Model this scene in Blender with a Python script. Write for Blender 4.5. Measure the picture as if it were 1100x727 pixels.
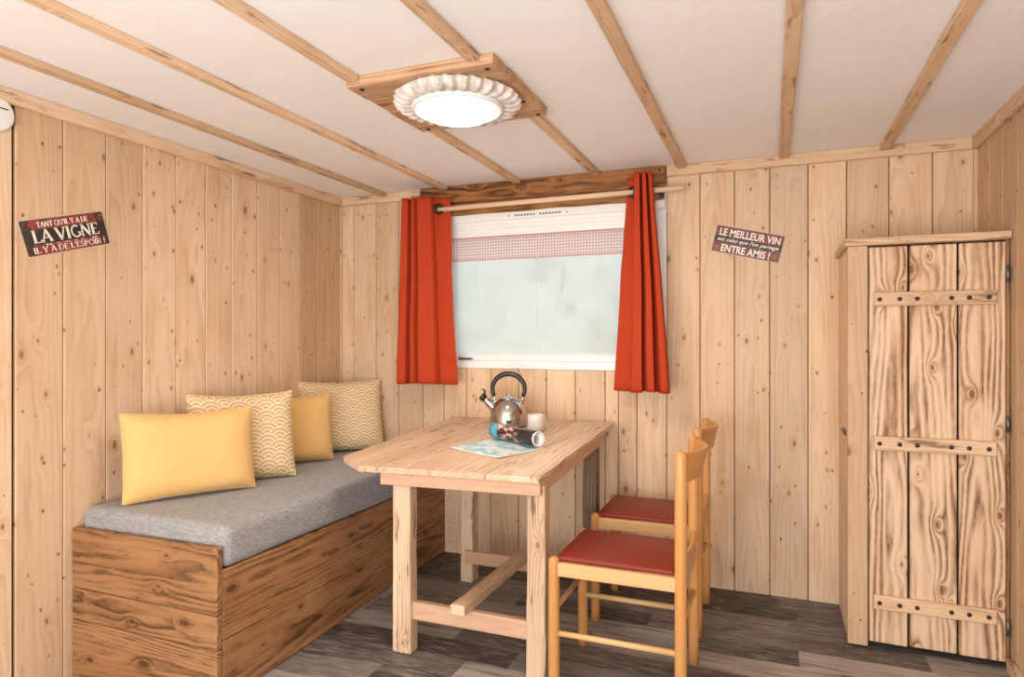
import bpy, bmesh, math, random
from mathutils import Vector, Matrix, noise

for o in list(bpy.data.objects):
    bpy.data.objects.remove(o)
random.seed(11)
SC = bpy.context.scene
COL = SC.collection
PI = math.pi

# ------------------------------------------------------------------ camera, light, exposure
YAW = math.atan(700 / 1756)
cam_d = bpy.data.cameras.new('camera')
cam_d.sensor_width = 36
cam_d.lens = 36 * 700 / 1100
cam_d.shift_y = 1.5 / 1100
cam_d.clip_start = .05
cam = bpy.data.objects.new('camera', cam_d)
cam.location = (0, 0, 1.25)
cam.rotation_euler = (PI / 2, 0, YAW)
COL.objects.link(cam)
SC.camera = cam

SC.view_settings.view_transform = 'Standard'
SC.view_settings.look = 'None'
SC.view_settings.gamma = 1
SC.view_settings.use_curve_mapping = False
SC.view_settings.exposure = -0.42

world = bpy.data.worlds.new('overcast sky')
SC.world = world
world.use_nodes = True
bg = world.node_tree.nodes['Background']
bg.inputs[0].default_value = (.95, .98, 1.0, 1)
bg.inputs[1].default_value = 2.6


def area_light(name, loc, rot, sx, sy, power, color):
    d = bpy.data.lights.new(name, 'AREA')
    d.shape = 'RECTANGLE'
    d.size, d.size_y = sx, sy
    d.energy = power
    d.color = color
    o = bpy.data.objects.new(name, d)
    o.location = loc
    o.rotation_euler = rot
    COL.objects.link(o)
    return o


# added fill light behind the camera, tilted up to brighten the ceiling
area_light('added_fill_behind_camera', (-.45, -1.15, .85), (PI / 2 + .50, 0, .22), 3.0, 1.6, 158, (1.0, .98, .955))

# ------------------------------------------------------------------ node helpers


class NT:
    def __init__(self, name):
        self.mat = bpy.data.materials.new(name)
        self.mat.use_nodes = True
        self.t = self.mat.node_tree
        self.bsdf = self.t.nodes['Principled BSDF']
        self.out = self.t.nodes['Material Output']

    def n(self, kind, **kw):
        nd = self.t.nodes.new(kind)
        for k, v in kw.items():
            setattr(nd, k, v)
        return nd

    def put(self, sock, v):
        if isinstance(v, bpy.types.NodeSocket):
            self.t.links.new(v, sock)
        elif v is not None:
            if hasattr(sock.default_value, '__len__') and not hasattr(v, '__len__'):
                v = [v] * len(sock.default_value)
            if hasattr(v, '__len__') and len(v) == 3 and len(sock.default_value) == 4:
                v = (*v, 1)
            sock.default_value = v

    def m(self, op, a, b=None, c=None, clamp=False):
        nd = self.n('ShaderNodeMath', operation=op)
        nd.use_clamp = clamp
        for i, v in enumerate((a, b, c)):
            self.put(nd.inputs[i], v)
        return nd.outputs[0]

    def mix(self, f, a, b, mode='MIX'):
        nd = self.n('ShaderNodeMix', data_type='RGBA', blend_type=mode)
        self.put(nd.inputs[0], f)
        self.put(nd.inputs[6], a)
        self.put(nd.inputs[7], b)
        return nd.outputs[2]

    def ramp(self, f, stops):
        nd = self.n('ShaderNodeValToRGB')
        e = nd.color_ramp.elements
        while len(e) < len(stops):
            e.new(.5)
        for i, (p, c) in enumerate(stops):
            e[i].position = p
            e[i].color = (*c, 1) if hasattr(c, '__len__') else (c, c, c, 1)
        self.put(nd.inputs[0], f)
        return nd.outputs[0]

    def mr(self, v, a, b, c=0., d=1.):
        nd = self.n('ShaderNodeMapRange', interpolation_type='SMOOTHSTEP')
        for i, x in enumerate((v, a, b, c, d)):
            self.put(nd.inputs[i], x)
        return nd.outputs[0]

    def comb(self, x, y, z):
        nd = self.n('ShaderNodeCombineXYZ')
        for i, v in enumerate((x, y, z)):
            self.put(nd.inputs[i], v)
        return nd.outputs[0]

    def attr(self, name):
        nd = self.n('ShaderNodeAttribute', attribute_name=name)
        return nd.outputs['Vector']

    def sep(self, v):
        nd = self.n('ShaderNodeSeparateXYZ')
        self.put(nd.inputs[0], v)
        return nd.outputs

    def noise(self, vec, scale=1., detail=2., rough=.5):
        nd = self.n('ShaderNodeTexNoise')
        self.put(nd.inputs['Vector'], vec)
        nd.inputs['Scale'].default_value = scale
        nd.inputs['Detail'].default_value = detail
        nd.inputs['Roughness'].default_value = rough
        return nd.outputs[0]

    def bump(self, h, strength, dist=.002):
        nd = self.n('ShaderNodeBump')
        nd.inputs['Strength'].default_value = strength
        nd.inputs['Distance'].default_value = dist
        self.put(nd.inputs['Height'], h)
        self.t.links.new(nd.outputs[0], self.bsdf.inputs['Normal'])

    def set(self, name, v):
        self.put(self.bsdf.inputs[name], v)


def wood(name, light, warm, dark, F=95., contrast=.5, knots=.5, knot_size=1., tint=.1, streak=.12, stain=.6,
         sharp=.8, burn=0., rough=.55, bump=.25, worn=0., modlo=.35, grit=0., specks=0., burncol=None):
    """Sawn softwood: growth rings of a log cut by each board (attribute wc = along, across, through)."""
    t = NT(name)
    L, W, T = t.sep(t.attr('wc'))
    r1, r2, r3 = t.sep(t.attr('wr'))
    # slow wander of the grain
    wv = t.noise(t.comb(t.m('MULTIPLY', L, 1.1), t.m('MULTIPLY', W, 7.), t.m('MULTIPLY', T, 7.)), 1., 2.)
    wv2 = t.noise(t.comb(t.m('MULTIPLY', L, 6.), t.m('MULTIPLY', W, 30.), t.m('MULTIPLY', T, 30.)), 1., 2.)
    # knots
    kn = t.n('ShaderNodeTexVoronoi', voronoi_dimensions='2D', feature='F1')
    t.put(kn.inputs['Vector'], t.comb(t.m('MULTIPLY', L, 4.6), t.m('MULTIPLY', W, 9.5), 0.))
    kn.inputs['Scale'].default_value = 1.
    kd = kn.outputs['Distance']
    kc = t.sep(kn.outputs['Color'])
    on = t.m('LESS_THAN', kc[0], knots)
    size = t.m('MULTIPLY_ADD', t.m('POWER', kc[1], 2.), .075 * knot_size, .028 * knot_size)
    kdn = t.m('DIVIDE', t.m('ADD', kd, t.m('MULTIPLY', t.m('SUBTRACT', wv2, .5), .03)), size)
    core = t.m('MULTIPLY', on, t.mr(kdn, .75, 1.1, 1., 0.))
    halo = t.m('MULTIPLY', on, t.mr(kdn, .6, 3.6, 1., 0.))
    push = t.m('MULTIPLY', on, t.m('EXPONENT', t.m('MULTIPLY', kd, -10.)))
    # rings
    rad = t.m('SQRT', t.m('ADD', t.m('POWER', t.m('ABSOLUTE', W), 2.), t.m('POWER', t.m('ABSOLUTE', T), 2.)))
    ph = t.m('MULTIPLY', rad, F)
    ph = t.m('ADD', ph, t.m('MULTIPLY', wv, 4.6))
    ph = t.m('ADD', ph, t.m('MULTIPLY', L, 1.3))
    ph = t.m('ADD', ph, t.m('MULTIPLY', wv2, .45))
    ph = t.m('ADD', ph, t.m('MULTIPLY', push, 4.5))
    fr = t.m('FRACT', ph)
    ring = t.ramp(fr, [(0., .05), (sharp * .45, .12), (sharp, .75), (min(.97, sharp + .13), 1.), (1., .05)])
    grain = t.noise(t.comb(t.m('MULTIPLY', L, 7.), t.m('MULTIPLY', W, 230.), t.m('MULTIPLY', T, 230.)), 1., 3., .6)
    patch = t.noise(t.comb(t.m('MULTIPLY', L, 1.6), t.m('MULTIPLY', W, 6.), t.m('ADD', T, 5.)), 1., 3., .6)
    st = t.mr(patch, .42, .72)
    col = t.mix(t.m('MULTIPLY', st, stain), light, warm)
    col = t.mix(t.m('MULTIPLY', r2, tint * 4., clamp=True), col, warm)
    patch2 = t.noise(t.comb(t.m('MULTIPLY', L, 2.3), t.m('MULTIPLY', W, 11.), t.m('ADD', T, 9.)), 1., 3., .6)
    mod = t.mr(patch2, .36, .62, modlo, 1.)
    ringf = t.m('MULTIPLY', t.m('MULTIPLY', ring, mod), contrast)
    if grit:
        gr = t.noise(t.comb(t.m('MULTIPLY', L, 34.), t.m('MULTIPLY', W, 150.), T), 1., 3., .65)
        ringf = t.m('MULTIPLY', ringf, t.mr(gr, .32, .58, 1. - grit, 1.))
    band = t.noise(t.comb(t.m('MULTIPLY', L, .6), t.m('MULTIPLY', W, 42.), t.m('MULTIPLY', T, 42.)), 1., 3., .6)
    col = t.mix(t.m('MULTIPLY', t.mr(band, .5, .75), stain * .7), col, warm)
    col = t.mix(ringf, col, dark)
    if burn > 0:
        bp = t.noise(t.comb(t.m('MULTIPLY', L, 2.2), t.m('MULTIPLY', W, 16.), t.m('ADD', T, 3.)), 1., 4., .65)
        bm_ = t.m('MULTIPLY', t.mr(bp, .5, .66), burn)
        bm_ = t.m('MULTIPLY', bm_, t.m('MULTIPLY_ADD', ring, .75, .25))
        br = t.mr(t.noise(t.comb(t.m('MULTIPLY', L, 55.), t.m('MULTIPLY', W, 260.), T), 1., 2., .6), .35, .6, .55, 1.)
        col = t.mix(t.m('MULTIPLY', bm_, br), col, burncol or tuple(c * .7 for c in dark))
    g = t.m('MULTIPLY_ADD', t.m('SUBTRACT', grain, .5), streak * 2., 1.)
    tv = t.m('MULTIPLY_ADD', t.m('SUBTRACT', r1, .5), tint * 2., 1.)
    col = t.mix(1., col, t.comb(t.m('MULTIPLY', g, tv), t.m('MULTIPLY', g, tv), t.m('MULTIPLY', g, tv)), 'MULTIPLY')
    col = t.mix(t.m('MULTIPLY', halo, .38), col, tuple(.55 * a + .45 * b for a, b in zip(warm, dark)))
    kcol = t.ramp(kdn, [(0., tuple(c * .5 for c in dark)), (.35, tuple(.7 * a + .3 * b for a, b in zip(dark, warm))), (.7, tuple(.8 * a + .2 * b for a, b in zip(dark, warm))), (1., tuple(c * .45 for c in dark))])
    col = t.mix(t.m('MULTIPLY', core, .92), col, kcol)
    if specks:
        k2 = t.n('ShaderNodeTexVoronoi', voronoi_dimensions='2D', feature='F1')
        t.put(k2.inputs['Vector'], t.comb(t.m('MULTIPLY', L, 11.), t.m('MULTIPLY', W, 17.), 0.))
        k2.inputs['Scale'].default_value = 1.
        c2_ = t.sep(k2.outputs['Color'])
        on2 = t.m('LESS_THAN', c2_[0], specks)
        kd2 = t.m('ADD', k2.outputs['Distance'], t.m('MULTIPLY', t.m('SUBTRACT', wv2, .5), .12))
        sz2 = t.m('MULTIPLY_ADD', c2_[1], .075, .02)
        col = t.mix(t.m('MULTIPLY', on2, t.mr(t.m('DIVIDE', kd2, sz2), .9, 3., .35, 0.)), col, warm)
        col = t.mix(t.m('MULTIPLY', on2, t.mr(t.m('DIVIDE', kd2, sz2), .6, 1.2, .8, 0.)), col, tuple(c * .6 for c in dark))
        fl = t.noise(t.comb(t.m('MULTIPLY', L, 2.6), t.m('MULTIPLY', W, 13.), t.m('ADD', T, 21.)), 1., 5., .7)
        col = t.mix(t.mr(fl, .58, .74, 0., .6), col, tuple(.75 * a + .25 * b for a, b in zip(warm, dark)))
    if worn > 0:
        wn = t.noise(t.comb(t.m('MULTIPLY', L, 5.), t.m('MULTIPLY', W, 34.), t.m('MULTIPLY', T, 34.)), 1., 4., .65)
        col = t.mix(t.m('MULTIPLY', t.mr(wn, .56, .68), worn), col, tuple(c * .4 for c in dark))
    t.set('Base Color', col)
    t.set('Roughness', rough)
    t.set('Specular IOR Level', .3)
    if bump:
        t.bump(t.m('SUBTRACT', t.m('MULTIPLY', grain, .4), t.m('MULTIPLY', ring, 1.)), bump, .0015)
    return t.mat


def plain(name, col, rough=.5, metal=0., spec=.5, coat=0., bumpscale=0., bumpstr=.1):
    t = NT(name)
    tc = t.n('ShaderNodeTexCoord')
    nz = t.noise(tc.outputs['Object'], bumpscale or 40., 3.)
    t.set('Base Color', t.mix(t.mr(nz, .3, .7), tuple(c * .985 for c in col), tuple(min(1, c * 1.01) for c in col)))
    t.set('Roughness', rough)
    t.set('Metallic', metal)
    t.set('Specular IOR Level', spec)
    t.set('Coat Weight', coat)
    if bumpscale:
        t.bump(nz, bumpstr, .004)
    return t.mat


M = {}
M['wall'] = wood('pine wall boards', (.70, .515, .355), (.59, .36, .185), (.22, .09, .032), F=62, contrast=.25, knots=.5,
                 knot_size=.9, specks=.26, tint=.14, streak=.08, stain=.55, rough=.6, bump=.1)
M['trim'] = wood('pine battens', (.74, .54, .365), (.60, .365, .19), (.30, .13, .05), F=150, contrast=.5, knots=.4,
                 knot_size=.6, tint=.1, streak=.14, stain=.6, rough=.6, bump=.15, worn=.7, modlo=.1)
M['burnt'] = wood('scorched door planks', (.77, .555, .375), (.56, .275, .11), (.145, .049, .015), F=46, contrast=1., knots=.5,
                  knot_size=1.0, tint=.02, streak=.10, stain=.45, sharp=.5, burn=.85, rough=.6, bump=.2, modlo=.2, grit=.35, burncol=(.25, .095, .033))
M['bench'] = wood('torched bench boards', (.40, .205, .092), (.30, .130, .046), (.060, .021, .008), F=62, contrast=.85, knots=.4,
                  knot_size=1.2, tint=.06, streak=.18, stain=.6, sharp=.7, burn=.7, rough=.5, bump=.35, modlo=.15, grit=.5, worn=.5)
M['beam'] = wood('dark torched beam', (.40, .175, .055), (.30, .11, .03), (.030, .009, .004), F=44, contrast=.95, knots=.35,
                 knot_size=1.5, tint=.06, streak=.18, stain=.6, sharp=.52, burn=.85, rough=.45, bump=.35, modlo=.2)
M['lamp_wood'] = wood('lamp panel boards', (.60, .37, .215), (.48, .25, .12), (.12, .046, .019), F=110, contrast=.8, knots=.3,
                      tint=.08, streak=.2, stain=.5, burn=.5, rough=.6, bump=.4, modlo=.15)
M['table'] = wood('reclaimed table wood', (.73, .54, .39), (.62, .385, .23), (.25, .11, .05), F=60, contrast=.5, knots=.4,
                  knot_size=.9, tint=.07, streak=.16, stain=.6, rough=.45, bump=.25, worn=.5, modlo=.1)
M['apron'] = wood('pinkish apron boards', (.64, .405, .275), (.55, .31, .18), (.33, .15, .07), F=70, contrast=.3, knots=.3,
                   knot_size=.8, tint=.05, streak=.1, stain=.5, rough=.55, bump=.15, worn=.2)
M['leg'] = wood('worn table legs', (.72, .54, .38), (.60, .39, .23), (.22, .095, .042), F=100, contrast=.6, knots=.4,
                knot_size=.8, tint=.07, streak=.2, stain=.5, rough=.6, bump=.3, worn=.75)
M['dark_leg'] = wood('dark weathered leg', (.22, .15, .10), (.17, .105, .06), (.03, .018, .012), F=90, contrast=.7, knots=.3,
                     tint=.05, streak=.3, stain=.5, rough=.7, bump=.4, worn=.8)
M['chair'] = wood('varnished beech', (.60, .30, .105), (.53, .245, .075), (.42, .18, .05), F=130, contrast=.3, knots=0.,
                  tint=.05, streak=.06, stain=.4, rough=.25, bump=.03)
M['rail'] = wood('pale varnished beech', (.68, .42, .20), (.62, .36, .15), (.5, .25, .09), F=130, contrast=.3, knots=0.,
                  tint=.05, streak=.06, stain=.4, rough=.3, bump=.03)
M['rod'] = wood('pale rod', (.78, .58, .41), (.72, .50, .32), (.55, .34, .18), F=150, contrast=.3, knots=0., tint=.03, rough=.6, bump=.05)
M['white'] = plain('white plastic', (.82, .82, .80), .35)
M['black'] = plain('black plastic', (.012, .012, .013), .35)
M['screw'] = plain('dark screw head', (.016, .012, .011), .5)
M['void'] = plain('dark gap behind boards', (.018, .011, .007), .9, spec=.05)
M['steel'] = plain('polished steel', (.50, .49, .475), .12, 1.)
M['zinc'] = plain('zinc hinge', (.22, .22, .22), .4, 1.)
M['china'] = plain('white china', (.78, .75, .73), .2, coat=.3)
M['vinyl'] = plain('red brown vinyl', (.215, .023, .009), .45, spec=.3, bumpscale=25., bumpstr=.08)
M['letter'] = plain('cream lettering', (.86, .79, .70), .5)
M['sign_edge'] = plain('pale worn sign rim', (.55, .47, .38), .45)


def mk_ceiling():
    t = NT('white ceiling cloth')
    tc = t.n('ShaderNodeTexCoord')
    nz = t.noise(tc.outputs['Object'], 5., 3., .55)
    t.set('Base Color', t.mix(nz, (.83, .81, .79), (.88, .865, .845)))
    t.set('Roughness', .75)
    t.set('Specular IOR Level', .2)
    t.bump(nz, .35, .012)
    return t.mat


M['ceiling'] = mk_ceiling()


def mk_floor():
    t = NT('dark mixed plank vinyl')
    L, W, T = t.sep(t.attr('wc'))
    r1, r2, r3 = t.sep(t.attr('wr'))
    base = t.ramp(r1, [(0., (.034, .029, .027)), (.3, (.070, .059, .054)), (.55, (.135, .115, .104)), (.8, (.23, .20, .182)), (1., (.42, .385, .355))])
    n1 = t.noise(t.comb(t.m('MULTIPLY', L, 3.), t.m('MULTIPLY', W, 34.), T), 1., 5., .65)
    n2 = t.noise(t.comb(t.m('MULTIPLY', L, 9.), t.m('MULTIPLY', W, 140.), T), 1., 4., .7)
    n3 = t.noise(t.comb(t.m('MULTIPLY', L, 1.6), t.m('MULTIPLY', W, 9.), t.m('ADD', T, 4.)), 1., 3., .6)
    col = t.mix(t.m('MULTIPLY', t.mr(n1, .48, .68), .75), base, (.030, .024, .022))
    col = t.mix(t.m('MULTIPLY', t.mr(n3, .5, .72), .45), col, (.30, .262, .24))
    col = t.mix(t.m('MULTIPLY', t.mr(n2, .48, .66), .6), col, (.46, .43, .405))
    col = t.mix(t.m('MULTIPLY', t.m('MULTIPLY', r2, t.mr(n1, .3, .6)), .25), col, (.115, .062, .038))
    t.set('Base Color', col)
    t.set('Roughness', t.m('MULTIPLY_ADD', n1, .3, .38))
    t.set('Specular IOR Level', .35)
    t.bump(n1, .15, .001)
    return t.mat


M['floor'] = mk_floor()


def cloth(name, col, col2, freq, rough=.9, bump=.3, patch=.0, sheen=.2):
    """plain woven cloth; attribute uvp holds flat cloth coordinates in metres"""
    t = NT(name)
    u, v, w = t.sep(t.attr('uvp'))
    a = t.noise(t.comb(t.m('MULTIPLY', u, freq * .12), t.m('MULTIPLY', v, freq), t.m('MULTIPLY', w, freq * .5)), 1., 3., .7)
    b = t.noise(t.comb(t.m('MULTIPLY', u, freq), t.m('MULTIPLY', v, freq * .12), t.m('MULTIPLY_ADD', w, freq * .5, 7.)), 1., 3., .7)
    s = t.m('MULTIPLY', t.m('ADD', a, b), .5)
    c = t.mix(t.mr(s, .36, .64), col, col2)
    if patch:
        p = t.noise(t.comb(u, v, w), 9., 3.)
        c = t.mix(t.m('MULTIPLY', t.mr(p, .35, .7), patch), c, tuple(x * .8 for x in col))
    t.set('Base Color', c)
    t.set('Roughness', rough)
    t.set('Specular IOR Level', .15)
    t.set('Sheen Weight', sheen)
    t.bump(s, bump, .002)
    return t.mat


M['grey_cloth'] = cloth('grey melange upholstery', (.20, .197, .20), (.42, .412, .41), 380., patch=.12, bump=.2)
M['yellow_cloth'] = cloth('yellow cotton', (.70, .43, .155), (.74, .475, .185), 700., bump=.15)
M['orange_cloth'] = cloth('orange red curtain cloth', (.40, .043, .013), (.46, .053, .017), 500., bump=.12, rough=.8, sheen=0.)


def mk_scallop():
    t = NT('mustard cloth with white scallops')
    u, v, w = t.sep(t.attr('uvp'))
    R = .060
    U = t.m('DIVIDE', u, R)
    V = t.m('DIVIDE', v, R)
    j0 = t.m('CEIL', t.m('MULTIPLY_ADD', V, 2., -2.))
    dist = None
    for k in (2, 1, 0):
        j = t.m('ADD', j0, float(k))
        odd = t.m('FLOORED_MODULO', j, 2.)
        uu = t.m('SUBTRACT', U, odd)
        dx = t.m('SUBTRACT', t.m('FLOORED_MODULO', t.m('ADD', uu, 1.), 2.), 1.)
        dy = t.m('SUBTRACT', V, t.m('MULTIPLY', j, .5))
        d = t.m('SQRT', t.m('ADD', t.m('MULTIPLY', dx, dx), t.m('MULTIPLY', dy, dy)))
        if dist is None:
            dist = d
        else:
            ins = t.m('LESS_THAN', d, 1.)
            nd = t.n('ShaderNodeMix', data_type='FLOAT')
            t.put(nd.inputs[0], ins)
            t.put(nd.inputs[2], dist)
            t.put(nd.inputs[3], d)
            dist = nd.outputs[0]
    f = t.m('FRACT', t.m('MULTIPLY_ADD', dist, 3.3, .30))
    band = t.mr(t.m('ABSOLUTE', t.m('SUBTRACT', f, .5)), .14, .24, 1., 0.)
    wv = t.noise(t.comb(u, v, w), 600., 2.)
    c = t.mix(band, (.64, .42, .18), (.82, .73, .59))
    c = t.mix(t.m('MULTIPLY', wv, .25), c, (.5, .34, .16))
    t.set('Base Color', c)
    t.set('Roughness', .9)
    t.set('Specular IOR Level', .1)
    t.bump(wv, .15, .002)
    return t.mat


M['scallop'] = mk_scallop()


def mk_veil(name, gingham=False):
    t = NT(name)
    u, v, w = t.sep(t.attr('uvp'))
    wv = t.noise(t.comb(t.m('MULTIPLY', u, 900.), t.m('MULTIPLY', v, 900.), 0.), 1., 2.)
    if gingham:
        p = .0165
        sx = t.m('LESS_THAN', t.m('FLOORED_MODULO', u, p), p * .5)
        sy = t.m('LESS_THAN', t.m('FLOORED_MODULO', v, p), p * .5)
        f = t.m('MULTIPLY', t.m('ADD', sx, sy), .5)
        edge = t.m('MAXIMUM', t.m('LESS_THAN', v, 1.712), t.m('GREATER_THAN', v, 1.828))
        f = t.m('MAXIMUM', t.m('MULTIPLY', f, .62), t.m('MULTIPLY', edge, .6))
        col = t.mix(f, (.88, .84, .81), (.60, .05, .045))
    else:
        col = t.mix(wv, (.84, .86, .85), (.88, .90, .89))
    dif = t.n('ShaderNodeBsdfDiffuse')
    t.put(dif.inputs[0], col)
    trl = t.n('ShaderNodeBsdfTranslucent')
    t.put(trl.inputs[0], col)
    tra = t.n('ShaderNodeBsdfTransparent')
    m1 = t.n('ShaderNodeMixShader')
    m1.inputs[0].default_value = .5
    t.t.links.new(dif.outputs[0], m1.inputs[1])
    t.t.links.new(trl.outputs[0], m1.inputs[2])
    m2 = t.n('ShaderNodeMixShader')
    m2.inputs[0].default_value = .03 if gingham else .20
    t.t.links.new(m1.outputs[0], m2.inputs[1])
    t.t.links.new(tra.outputs[0], m2.inputs[2])
    t.t.links.new(m2.outputs[0], t.out.inputs[0])
    return t.mat


M['veil'] = mk_veil('white voile')
M['gingham'] = mk_veil('red gingham cloth', True)


def mk_glass():
    t = NT('window pane')
    t.set('Base Color', (.95, 1., .98))
    t.set('Roughness', 0.)
    t.set('IOR', 1.1)
    t.set('Transmission Weight', 1.)
    return t.mat


M['glass'] = mk_glass()


def mk_leaf():
    t = NT('hedge leaves')
    tc = t.n('ShaderNodeTexCoord')
    nz = t.noise(tc.outputs['Object'], 7., 4.)
    t.set('Base Color', t.mix(nz, (.30, .42, .36), (.55, .68, .62)))
    t.set('Roughness', .6)
    return t.mat


M['leaf'] = mk_leaf()


def mk_glow():
    t = NT('lit diffuser')
    t.set('Base Color', (.9, .88, .84))
    t.set('Emission Color', (1., .94, .84))
    t.set('Emission Strength', 9.)
    return t.mat


M['glow'] = mk_glow()


def mk_plaster():
    t = NT('white ruffled plaster')
    tc = t.n('ShaderNodeTexCoord')
    nz = t.noise(tc.outputs['Object'], 30., 3.)
    t.set('Base Color', t.mix(t.mr(nz, .4, .72), (.70, .655, .60), (.50, .43, .36)))
    t.set('Roughness', .7)
    return t.mat


M['plaster'] = mk_plaster()


def mk_sign(name, red, dark, band0, band1, wear, scuff=.8):
    """printed tin plate: red with a black band across (uvp = plate coordinates)"""
    t = NT(name)
    u, v, w = t.sep(t.attr('uvp'))
    nz = t.noise(t.comb(u, v, 0.), 32., 4., .65)
    vv = t.m('ADD', v, t.m('MULTIPLY', t.m('SUBTRACT', nz, .5), wear))
    inb = t.m('MULTIPLY', t.m('GREATER_THAN', vv, band0), t.m('LESS_THAN', vv, band1))
    c = t.mix(t.mr(nz, .38, .66), red, tuple(x * .45 for x in red))
    c = t.mix(inb, c, dark)
    corner = t.m('MULTIPLY', t.m('GREATER_THAN', t.m('ADD', t.m('ABSOLUTE', u), t.m('MULTIPLY', nz, .04)), .15), t.mr(nz, .3, .5))
    c = t.mix(t.m('MULTIPLY', corner, scuff), c, tuple(x * 1.3 for x in dark))
    t.set('Base Color', c)
    t.set('Roughness', .4)
    return t.mat


M['sign_vine'] = mk_sign('red tin print', (.30, .045, .028), (.022, .014, .012), -.026, .028, .02)
M['sign_wine'] = mk_sign('maroon tin print', (.23, .045, .028), (.016, .011, .010), -.014, .014, .003, 0.)


def mk_cover():
    """rolled magazine: blue strip, then a dark cover with a pale portrait (uvp.x along the roll, uvp.y around it)"""
    t = NT('glossy magazine cover')
    u, v, w = t.sep(t.attr('uvp'))
    nz = t.noise(t.comb(t.m('MULTIPLY', u, 30.), t.m('MULTIPLY', v, 30.), 0.), 1., 4., .6)
    c = t.ramp(nz, [(.0, (.02, .016, .02)), (.44, (.03, .02, .025)), (.52, (.30, .12, .09)), (.60, (.74, .60, .52)), (1., (.85, .80, .76))])
    uu = t.m('ADD', u, t.m('MULTIPLY', nz, .03))
    c = t.mix(t.mr(uu, .035, .055), c, (.025, .02, .025))
    c = t.mix(t.mr(uu, -.045, -.05), c, (.09, .42, .56))
    c = t.mix(t.m('GREATER_THAN', t.m('ABSOLUTE', u), .098), c, (.8, .8, .8))
    t.set('Base Color', c)
    t.set('Roughness', .22)
    return t.mat


def mk_map():
    t = NT('printed leaflet')
    u, v, w = t.sep(t.attr('uvp'))
    nz = t.noise(t.comb(t.m('MULTIPLY', u, 12.), t.m('MULTIPLY', v, 20.), 0.), 1., 4., .6)
    c = t.ramp(nz, [(0., (.12, .42, .55)), (.42, (.22, .55, .66)), (.52, (.70, .80, .82)), (1., (.80, .82, .80))])
    n2 = t.noise(t.comb(t.m('MULTIPLY', u, 30.), t.m('MULTIPLY', v, 40.), 5.), 1., 3.)
    c = t.mix(t.m('MULTIPLY', t.mr(n2, .56, .68), t.m('GREATER_THAN', u, .02)), c, (.16, .16, .15))
    e = t.m('MAXIMUM', t.m('GREATER_THAN', t.m('ABSOLUTE', u), .137), t.m('GREATER_THAN', t.m('ABSOLUTE', v), .098))
    c = t.mix(e, c, (.82, .83, .81))
    t.set('Base Color', c)
    t.set('Roughness', .3)
    return t.mat


M['cover'] = mk_cover()
M['map'] = mk_map()
M['paper'] = plain('paper edge', (.80, .80, .79), .6)

# ------------------------------------------------------------------ mesh builder


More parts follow.
